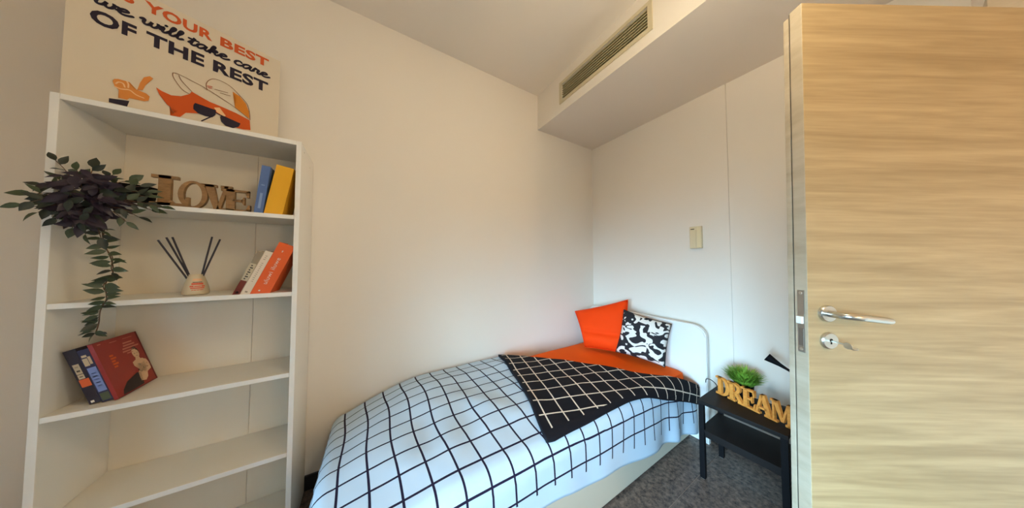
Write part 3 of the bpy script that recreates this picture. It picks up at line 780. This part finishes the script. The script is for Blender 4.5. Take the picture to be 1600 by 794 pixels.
# the long hanging vine
VINE = [(-.80, 1.47, 1.43), (-.79, 1.462, 1.37), (-.772, 1.46, 1.31), (-.768, 1.462, 1.262), (-.782, 1.462, 1.22), (-.778, 1.462, 1.17), (-.79, 1.464, 1.13), (-.795, 1.47, 1.085), (-.803, 1.475, 1.05)]
VS = spline(VINE, 6); add_tube(stems, VS, 0.0016, 6); add_tube(stems, [v + Vector((0.004 * math.sin(i * .7), 0, 0)) for i, v in enumerate(VS[:34])], 0.0013, 6)
for i in range(2, len(VS)):
    frac = i / len(VS); sd = -1 if i % 2 else 1
    k = 1
    for r_ in range(k):
        if frac > .72 and sd > 0: sd = -1 if random.random() < .6 else 1
        leaf(VS[i] + Vector((0, -.003, 0)), (sd * random.uniform(.5, 1.1), random.uniform(-.5, -.05), random.uniform(-.55, .3)), random.uniform(.030, .043) * (1 - .25 * max(0, frac - .6)), 'g' if random.random() < .7 else 'm', random.uniform(-.8, .8))
leaf(VS[-1], (-.35, -.3, -.6), .030, 'g', 1.2); leaf(VS[-3], (-1, -.2, -.2), .034, 'g', 1.3)
obj('stem', stems, STEM, plant, kind='stuff')

# ------------------------------------------------------------------ bed
WHITEL = mat('white_lacquer', srgb(236, 234, 230), 0.4, noise_s=4, noise_amt=0.01)
bed = thing('bed', 'white single bed with a rounded headboard against the wall corner', 'bed', (1.0, 1.3, 0))
bm = bmesh.new()
hx0, hx1, hy0, hy1, hz1, rr = 2.09, 2.135, 0.735, 1.79, 0.832, 0.085
out = [(hy0, 0.0), (hy0, hz1 - rr)] + [(hy0 + rr - rr * math.cos(a * PI / 16), hz1 - rr + rr * math.sin(a * PI / 16)) for a in range(1, 9)] + [(hy1 - rr + rr * math.sin(a * PI / 16), hz1 - rr + rr * math.cos(a * PI / 16)) for a in range(0, 9)] + [(hy1, 0.0)]
add_prism(bm, out, lambda u, v, d: Vector((d, u, v)), hx0, hx1)
bmesh.ops.bevel(bm, geom=[e for e in bm.edges if abs(e.verts[0].co.x - e.verts[1].co.x) < 1e-6], offset=0.008, segments=3, affect='EDGES')
autosmooth(obj('headboard', bm, WHITEL, bed))
BASE = mat('bed_base_beige', srgb(204, 192, 172), 0.5, noise_s=4, noise_amt=0.012)
obj('side_rail', box_bm((-0.055, 0.845, 0.012), (2.088, 0.863, 0.34), bev=0.003), BASE, bed)
obj('side_rail', box_bm((-0.055, 1.75, 0.012), (2.088, 1.768, 0.34), bev=0.003), BASE, bed)
obj('foot_rail', box_bm((-0.075, 0.845, 0.012), (-0.0555, 1.768, 0.34), bev=0.003), BASE, bed)
obj('slat_base', box_bm((-0.05, 0.864, 0.19), (2.085, 1.749, 0.235)), BASE, bed)

SHEET = mat('orange_sheet', srgb(252, 104, 20), 0.8, noise_s=10, noise_amt=0.03, bump=0.05, bump_s=30, spec=0.2)
bm = bmesh.new(); add_box(bm, (-0.045, 0.866, 0.236), (2.086, 1.748, 0.474), bev=0.045)
bmesh.ops.subdivide_edges(bm, edges=bm.edges[:], cuts=14, use_grid_fill=True)
for v in bm.verts:
    if v.co.z > 0.3:
        ft = max(0, (0.34 - v.co.x) / 0.43)
        v.co.z += 0.004 * noise.noise(v.co * 3) - 0.006 - 1.15 * (0.035 * ft ** 1.6 + 0.085 * ft ** 1.5 * max(0, min(1, (v.co.y - 1.15) / 0.55)))
tag(autosmooth(obj('mattress', bm, SHEET), 60), 'mattress in a bright orange fitted sheet on the white bed', 'mattress')


# the duvet: flat cloth (x, y) bent over the mattress edges
def lin(x, tab):
    for (a, fa), (b, fb) in zip(tab, tab[1:]):
        if x <= b: return fa + (fb - fa) * max(0, (x - a)) / (b - a)
    return tab[-1][1]


FX, FY0, FY1, RR = -0.088, 0.862, 1.722, 0.068


def drape(x, y, z0=0.522, off=0.0):
    dx = min(0, x - FX); dy = (y - FY0) if y < FY0 else ((y - FY1) if y > FY1 else 0)
    R = RR + off
    d = math.hypot(dx, dy)
    bx, by = max(x, FX), min(max(y, FY0), FY1)
    puff = 0.013 * noise.noise(Vector((bx * 3.2, by * 3.2, 1.7))) + 0.008 * noise.noise(Vector((bx * 8, by * 6, 4.2)))
    e = min((by - FY0) / 0.16, (FY1 - by) / 0.16, (bx - FX) / 0.16, 1); e = max(0, e)
    puff *= 0.35 + 0.65 * e
    puff += 0.020 * e * (1 - max(0, min(1, (bx - 1.2) / 0.8)))
    sag = 0.055 * max(0, min(1, (bx - 1.45) / 0.6)) ** 1.3 * max(0, 1 - (by - FY0) / 0.35)
    foot = max(0, (0.34 - bx) / 0.43)
    sag += 0.035 * foot ** 1.6 + 0.085 * foot ** 1.5 * max(0, min(1, (by - 1.15) / 0.55))
    z = z0 + off + puff - sag
    if d < 1e-9: return Vector((bx, by, z))
    nx, ny = dx / d, dy / d
    th = min(d / R, PI / 2); h = R * math.sin(th); v = R * (1 - math.cos(th)); rest = max(0, d - R * PI / 2)
    fold = rest * (0.055 * math.sin(bx * 19 + 1.2 * math.sin(bx * 7)) * min(1, max(0.25, (bx - 0.9) * 1.2)) if abs(ny) > abs(nx) else 0.05 * math.sin(by * 15))
    if dy > 0: fold = 0
    h += fold + (0.004 if rest > 0 else 0)
    return Vector((bx + nx * h, by + ny * h, z - v - rest))


def cloth(name, rows, uvf, m, parent=None, thick=0.012, off=0.0, ripple=0.0):
    bm = bmesh.new(); uvl = bm.loops.layers.uv.new('UVMap'); hml = bm.loops.layers.uv.new('HemMap'); V = []; flat = {}; hem = {}
    for jj, r_ in enumerate(rows):
        row = []
        for ii, (x, y) in enumerate(r_):
            v = bm.verts.new(drape(x, y, off=off)); flat[v] = (x, y); row.append(v)
            hem[v] = (ii / (len(r_) - 1), jj / (len(rows) - 1))
        V.append(row)
    for a, b in zip(V, V[1:]):
        for k in range(len(a) - 1):
            f_ = bm.faces.new((a[k], a[k + 1], b[k + 1], b[k]))
            for lp_ in f_.loops: lp_[uvl].uv = uvf(*flat[lp_.vert]); hu = hem[lp_.vert]; lp_[hml].uv = hu if parent is not None else (1 - hu[0], 1 - hu[1])
    bmesh.ops.recalc_face_normals(bm, faces=bm.faces[:])
    me = bpy.data.meshes.new(name); bm.to_mesh(me); bm.free()
    up = sum((p_.normal.z for p_ in me.polygons))
    if up < 0: me.flip_normals()
    o = bpy.data.objects.new(name, me); C.objects.link(o); me.materials.append(m)
    for p_ in me.polygons: p_.use_smooth = True
    md = o.modifiers.new('solid', 'SOLIDIFY'); md.thickness = thick; md.offset = -1; md.use_even_offset = False; md.use_rim = True
    if parent is not None: o.parent = parent
    return o


HEMZ = [(-0.5, .30), (0.3, .31), (.76, .275), (1.07, .222), (1.35, .185), (1.64, .145), (1.9, .105), (2.06, .075)]


def hem_y(x):
    drop = 0.522 - lin(x, HEMZ) - 0.055 * max(0, min(1, (x - 1.45) / 0.6)) ** 1.3
    return FY0 - (drop + 0.039 + 0.012 * noise.noise(Vector((x * 4, 0, 0))))


DIAG = [(0.40, 2.055), (0.745, 2.05), (0.825, 1.86), (0.96, 1.56), (1.27, 1.31), (1.72, 0.95), (1.80, 0.93)]
WHITEGRID = grid_mat('white_check_cloth', srgb(190, 208, 224), srgb(30, 22, 46), 0.0975, 0.0085, offx=-0.014, offy=-0.0, stop=(-1, 0.945))
BLACKGRID = grid_mat('black_check_cloth', srgb(20, 18, 24), srgb(222, 206, 188), 0.0975, 0.0075, offx=0.0, offy=0.045, stop=(0.022, 0.945))
NX, NY = 130, 96
rows = []
xf = -0.46
for j in range(NY + 1):
    tj = j / NY; r_ = []
    for i in range(NX + 1):
        ti = i / NX
        # row position: along the width, hem follows x
        x = xf; y = 0
        for _ in range(4):
            y = hem_y(x) + (1.80 - hem_y(x)) * tj
            x = xf + (lin(y, DIAG) - xf) * ti
        r_.append((x, y))
    rows.append(r_)
duvet = cloth('duvet', rows, lambda x, y: (x + 0.030 * noise.noise(Vector((x * 1.3, y * 2.6, 9.1))), y + 0.018 * noise.noise(Vector((x * 2.2, y * 1.5, 3.3))) + 0.085 * max(0, min(1, (x - 0.65) / 1.15)) * max(0, min(1, (1.3 - y) / .4))), WHITEGRID)
tag(duvet, 'white duvet with a thin dark grid and a black folded back corner', 'duvet')
# folded-back corner showing the black reverse
TOPE = spline([(0.935, 1.735), (1.12, 1.52), (1.30, 1.30), (1.58, 0.97), (1.80, 0.835), (2.06, 0.735)], 12)
LOWE = spline([(0.668, 0.800), (0.985, 0.800), (1.34, 0.792), (1.62, 0.715), (2.06, 0.600)], 15)


def along(S, t_):
    f_ = t_ * (len(S) - 1); i = min(int(f_), len(S) - 2); return S[i].lerp(S[i + 1], f_ - i)


e1 = (Vector((0.668, 0.80)) - Vector((0.935, 1.735))).normalized(); e2 = Vector((-e1.y, e1.x))
rows = []
for j in range(61):
    s = j / 60; r_ = []
    for i in range(81):
        t_ = i / 80
        a = along(TOPE, t_); b = along(LOWE, t_); p_ = a.lerp(b, s)
        # rounded tip and a slightly bowed free edge
        bow = 0.02 * math.sin(PI * s) * (1 - t_) ** 3
        p_ = p_ + Vector((bow, 0))
        if t_ < .06 and s > .94: p_ = p_ + Vector((.012, .012)) * ((s - .94) / .06) * ((.06 - t_) / .06)
        r_.append((p_.x, p_.y))
    rows.append(r_)
flap = cloth('reverse_flap', rows, lambda x, y: ((Vector((x, y)) - Vector((0.668, 0.80))).dot(e2) - 0.055, (Vector((x, y)) - Vector((0.668, 0.80))).dot(-e1) - 0.0), BLACKGRID, duvet, thick=0.016, off=0.020)
flap['label'] = 'black folded back corner with a thin white grid'


# ------------------------------------------------------------------ cushions
def cushion(name, corners, puff, m, label, pinch=0.05, seam=True, sub=26, crease=0.0):
    c = [Vector(q) for q in corners]   # top-left, top-right, bottom-right, bottom-left (seen from the front)
    nrm = (c[1] - c[0]).cross(c[3] - c[0]).normalized()
    if nrm.y > 0 and nrm.x > 0: nrm = -nrm
    ctr = sum(c, Vector()) / 4
    bm = bmesh.new(); uvl = bm.loops.layers.uv.new('UVMap'); S = {}
    for side in (1, -1):
        for i in range(sub + 1):
            for j in range(sub + 1):
                u, v = i / sub, j / sub
                edge = i in (0, sub) or j in (0, sub)
                if side == -1 and edge: S[(side, i, j)] = S[(1, i, j)]; continue
                p_ = (c[0] * (1 - u) + c[1] * u) * (1 - v) + (c[3] * (1 - u) + c[2] * u) * v
                a, b = 2 * u - 1, 2 * v - 1
                p_ = p_ + (ctr - p_) * pinch * ((1 - a * a) * abs(b) ** 3 + (1 - b * b) * abs(a) ** 3)
                h = puff * max(0, (1 - a ** 4) * (1 - b ** 4)) ** 0.62
                wr = 0.012 * noise.noise(Vector((u * 4 + side, v * 4, ctr.x * 5))) * (1 - max(abs(a), abs(b)) ** 6)
                if crease and side == 1: wr -= crease * math.exp(-((v - 0.66 - 0.10 * (u - .5) + .12 * (u - .5) ** 2) / 0.045) ** 2) * (1 - abs(a) ** 4) - crease * .7 * math.exp(-((v - 0.82) / 0.10) ** 2) * (1 - a ** 4)
                S[(side, i, j)] = bm.verts.new(p_ + nrm * side * (h + wr))
        for i in range(sub):
            for j in range(sub):
                q = (S[(side, i, j)], S[(side, i + 1, j)], S[(side, i + 1, j + 1)], S[(side, i, j + 1)])
                f_ = bm.faces.new(q if side > 0 else q[::-1])
                for lp_, (uu, vv) in zip(f_.loops, ((i, j), (i + 1, j), (i + 1, j + 1), (i, j + 1)) if side > 0 else ((i, j + 1), (i + 1, j + 1), (i + 1, j), (i, j))): lp_[uvl].uv = (uu / sub, vv / sub)
    t = thing(name, label, 'cushion', tuple(ctr))
    o = obj('cover', bm, m, t, smooth=True)
    if seam:
        ring_ = [(1, i, 0) for i in range(sub + 1)] + [(1, sub, j) for j in range(1, sub + 1)] + [(1, i, sub) for i in range(sub - 1, -1, -1)] + [(1, 0, j) for j in range(sub - 1, -1, -1)]
        pts_ = []
        for k in ring_:
            u, v = k[1] / sub, k[2] / sub; a, b = 2 * u - 1, 2 * v - 1
            p_ = (c[0] * (1 - u) + c[1] * u) * (1 - v) + (c[3] * (1 - u) + c[2] * u) * v
            pts_.append(p_ + (ctr - p_) * pinch * ((1 - a * a) * abs(b) ** 3 + (1 - b * b) * abs(a) ** 3))
        bm = bmesh.new(); add_tube(bm, pts_, 0.0028, 6); obj('seam', bm, m, t, smooth=True)
    return t


cushion('orange_pillow', [(1.862, 1.772, 0.785), (2.055, 1.305, 0.952), (1.935, 1.235, 0.500), (1.765, 1.560, 0.500)], 0.062, mat('orange_pillowcase', srgb(244, 66, 6), 0.8, noise_s=8, noise_amt=0.03, bump=0.06, bump_s=25, spec=0.2), 'plain bright orange pillow propped in the corner against the headboard', 0.045, crease=0.022)
bw = bpy.data.materials.new('black_white_print'); bw.use_nodes = True; n = bw.node_tree.nodes; l = bw.node_tree.links; p = n['Principled BSDF']
uv = n.new('ShaderNodeUVMap'); uv.uv_map = 'UVMap'; mp = n.new('ShaderNodeMapping'); mp.inputs['Scale'].default_value = (1, 1.15, 1); mp.inputs['Location'].default_value = (3.3, 1.2, 0); mp.inputs['Rotation'].default_value = (0, 0, 0.6)
l.new(uv.outputs[0], mp.inputs[0])
tn = n.new('ShaderNodeTexNoise'); tn.inputs['Scale'].default_value = 4.6; tn.inputs['Detail'].default_value = 0.6; tn.inputs['Distortion'].default_value = 1.5; tn.inputs['Roughness'].default_value = 0.45
l.new(mp.outputs[0], tn.inputs['Vector'])
cr = n.new('ShaderNodeValToRGB'); cr.color_ramp.interpolation = 'CONSTANT'
cr.color_ramp.elements[0].position = 0; cr.color_ramp.elements[0].color = srgb(28, 24, 30)
cr.color_ramp.elements[1].position = 0.497; cr.color_ramp.elements[1].color = srgb(228, 220, 212)
l.new(tn.outputs['Fac'], cr.inputs[0]); l.new(cr.outputs[0], p.inputs['Base Color']); p.inputs['Roughness'].default_value = 0.85
cushion('patterned_cushion', [(1.915, 1.255, 0.885), (2.030, 0.930, 0.815), (1.925, 0.935, 0.508), (1.835, 1.285, 0.530)], 0.055, bw, 'black and white patterned square cushion leaning in front of the orange pillow', 0.06)

# ------------------------------------------------------------------ nightstand
NX0, NX1, NY0, NY1, NZ = 1.737, 2.05, 0.297, 0.658, 0.463
t = thing('nightstand', 'black open nightstand with a lower shelf beside the bed', 'nightstand', ((NX0 + NX1) / 2, (NY0 + NY1) / 2, 0))
L = 0.026
for x in (NX0, NX1 - L):
    for y in (NY0, NY1 - L):
        o = obj('leg', box_bm((x, y, 0.006), (x + L, y + L, NZ - 0.0215), bev=0.0015), BLACKM, t)
        obj('foot', box_bm((x + .004, y + .004, 0.0005), (x + L - .004, y + L - .004, 0.006)), STEEL2, o)
obj('top', box_bm((NX0 - 0.002, NY0 - 0.002, NZ - 0.021), (NX1 + 0.002, NY1 + 0.002, NZ), bev=0.002), BLACKT, t)
obj('shelf', box_bm((NX0 + 0.004, NY0 + 0.004, 0.277), (NX1 - 0.036, NY1 - 0.004, 0.293)), BLACKT, t)
obj('apron', box_bm((NX0 + 0.012, NY0 + L, 0.250), (NX0 + 0.022, NY1 - L, 0.2765)), BLACKT, t)
obj('apron', box_bm((NX0 + L, NY1 - 0.02, 0.250), (NX1 - L, NY1 - 0.012, 0.2765)), BLACKT, t)

dre = thing('letter_sign', 'light pine wooden letter sign reading dream on the nightstand', 'sign', (1.88, 0.47, NZ))
sign(dre, [('D', 0, .076, .108, 0), ('R', .066, .076, .108, 0), ('E', .136, .066, .108, 0), ('A', .194, .082, .110, 0), ('M', .268, .078, .112, 0)], (1.922, 0.630, NZ + 0.0005), (-0.098, -0.316, 0), WOODL, 0.018)

# grass plant
g = thing('potted_grass', 'small bright green grass plant in a dark pot behind the pine letters', 'plant', (2.0, 0.515, NZ))
GP = Vector((2.0, 0.515, NZ + 0.0005))
bm = bmesh.new(); add_lathe(bm, [(0.032, 0), (0.036, 0.004), (0.045, 0.085), (0.045, 0.09), (0.041, 0.09), (0.040, 0.078)], GP, 24); autosmooth(obj('pot', bm, BLACKM, g))
GRASS = mat('grass_blade', srgb(128, 170, 58), 0.5, noise_s=30, noise_amt=0.35)
bm = bmesh.new()
for k in range(1300):
    a = random.uniform(0, 2 * PI); r_ = 0.040 * math.sqrt(random.random())
    b0 = GP + Vector((r_ * math.cos(a), r_ * math.sin(a), 0.075 + 0.05 * random.random() * (1 - r_ / .045)))
    sp_ = random.uniform(.0, 1.0) ** .7; an = a + random.uniform(-.6, .6)
    ln = random.uniform(.05, .105)
    d = Vector((math.cos(an) * sp_ * .95, math.sin(an) * sp_ * .95, 1)).normalized()
    side = Vector((-math.sin(an), math.cos(an), random.uniform(-.4, .4))) * random.uniform(.002, .0042)
    p1 = b0 + d * ln * .55; p2 = b0 + d * ln + Vector((math.cos(an), math.sin(an), -.6)) * ln * .22 * sp_
    v = [bm.verts.new(q) for q in (b0 - side * .5, b0 + side * .5, p1 + side, p1 - side, p2)]
    bm.faces.new((v[0], v[1], v[2], v[3])); bm.faces.new((v[3], v[2], v[4]))
obj('grass_blades', bm, GRASS, g, kind='stuff')

# desk lamp, mostly behind the door edge
lt = thing('desk_lamp', 'black desk lamp on the nightstand, its cone shade beside the door edge', 'lamp', (1.99, 0.335, NZ))
LB = Vector((1.99, 0.343, NZ + 0.0005))
bm = bmesh.new(); add_lathe(bm, [(0.034, 0), (0.035, 0.004), (0.034, 0.02), (0.030, 0.026), (0.006, 0.028)], LB, 24); autosmooth(obj('base', bm, BLACKM, lt))
bm = bmesh.new(); arm = spline([LB + Vector((0, 0, .026)), LB + Vector((0.01, -.045, .09)), LB + Vector((0.01, -.075, .17)), Vector((1.99, 0.285, 0.672)), Vector((1.985, 0.315, 0.697))], 6); add_tube(bm, arm, 0.0045, 8); obj('arm', bm, BLACKM, lt, smooth=True)
bm = bmesh.new(); sa_, sb_ = Vector((1.985, 0.318, 0.700)), Vector((1.98, 0.408, 0.752)); ax = (sb_ - sa_)
ll_ = ax.length
seg = 22; prof = [(0.006, 0), (0.007, 0.02), (0.010, ll_ * .45), (0.021, ll_ * .9), (0.0235, ll_), (0.0215, ll_), (0.018, ll_ * .85)]
add_lathe(bm, prof, sa_, seg, ax.normalized()); sh = autosmooth(obj('shade', bm, BLACKM, lt))
bm = bmesh.new(); add_lathe(bm, [(0.0195, ll_ * .93), (0.0185, ll_ * .94)], sa_, 18, ax.normalized()); obj('bulb_disc', bm, mat('warm_white_lens', srgb(236, 226, 200), 0.5), sh)

# thin cable looping from behind the headboard to the nightstand
bm = bmesh.new()
add_tube(bm, spline([(2.078, 0.738, 0.440), (2.066, 0.731, 0.468), (2.052, 0.712, 0.482), (2.050, 0.688, 0.478), (2.056, 0.669, 0.455), (2.064, 0.664, 0.40)], 6), 0.0025, 8)
tag(obj('cable', bm, BLACKM, smooth=True), 'thin black cable loop between the bed headboard and the nightstand', 'cable')
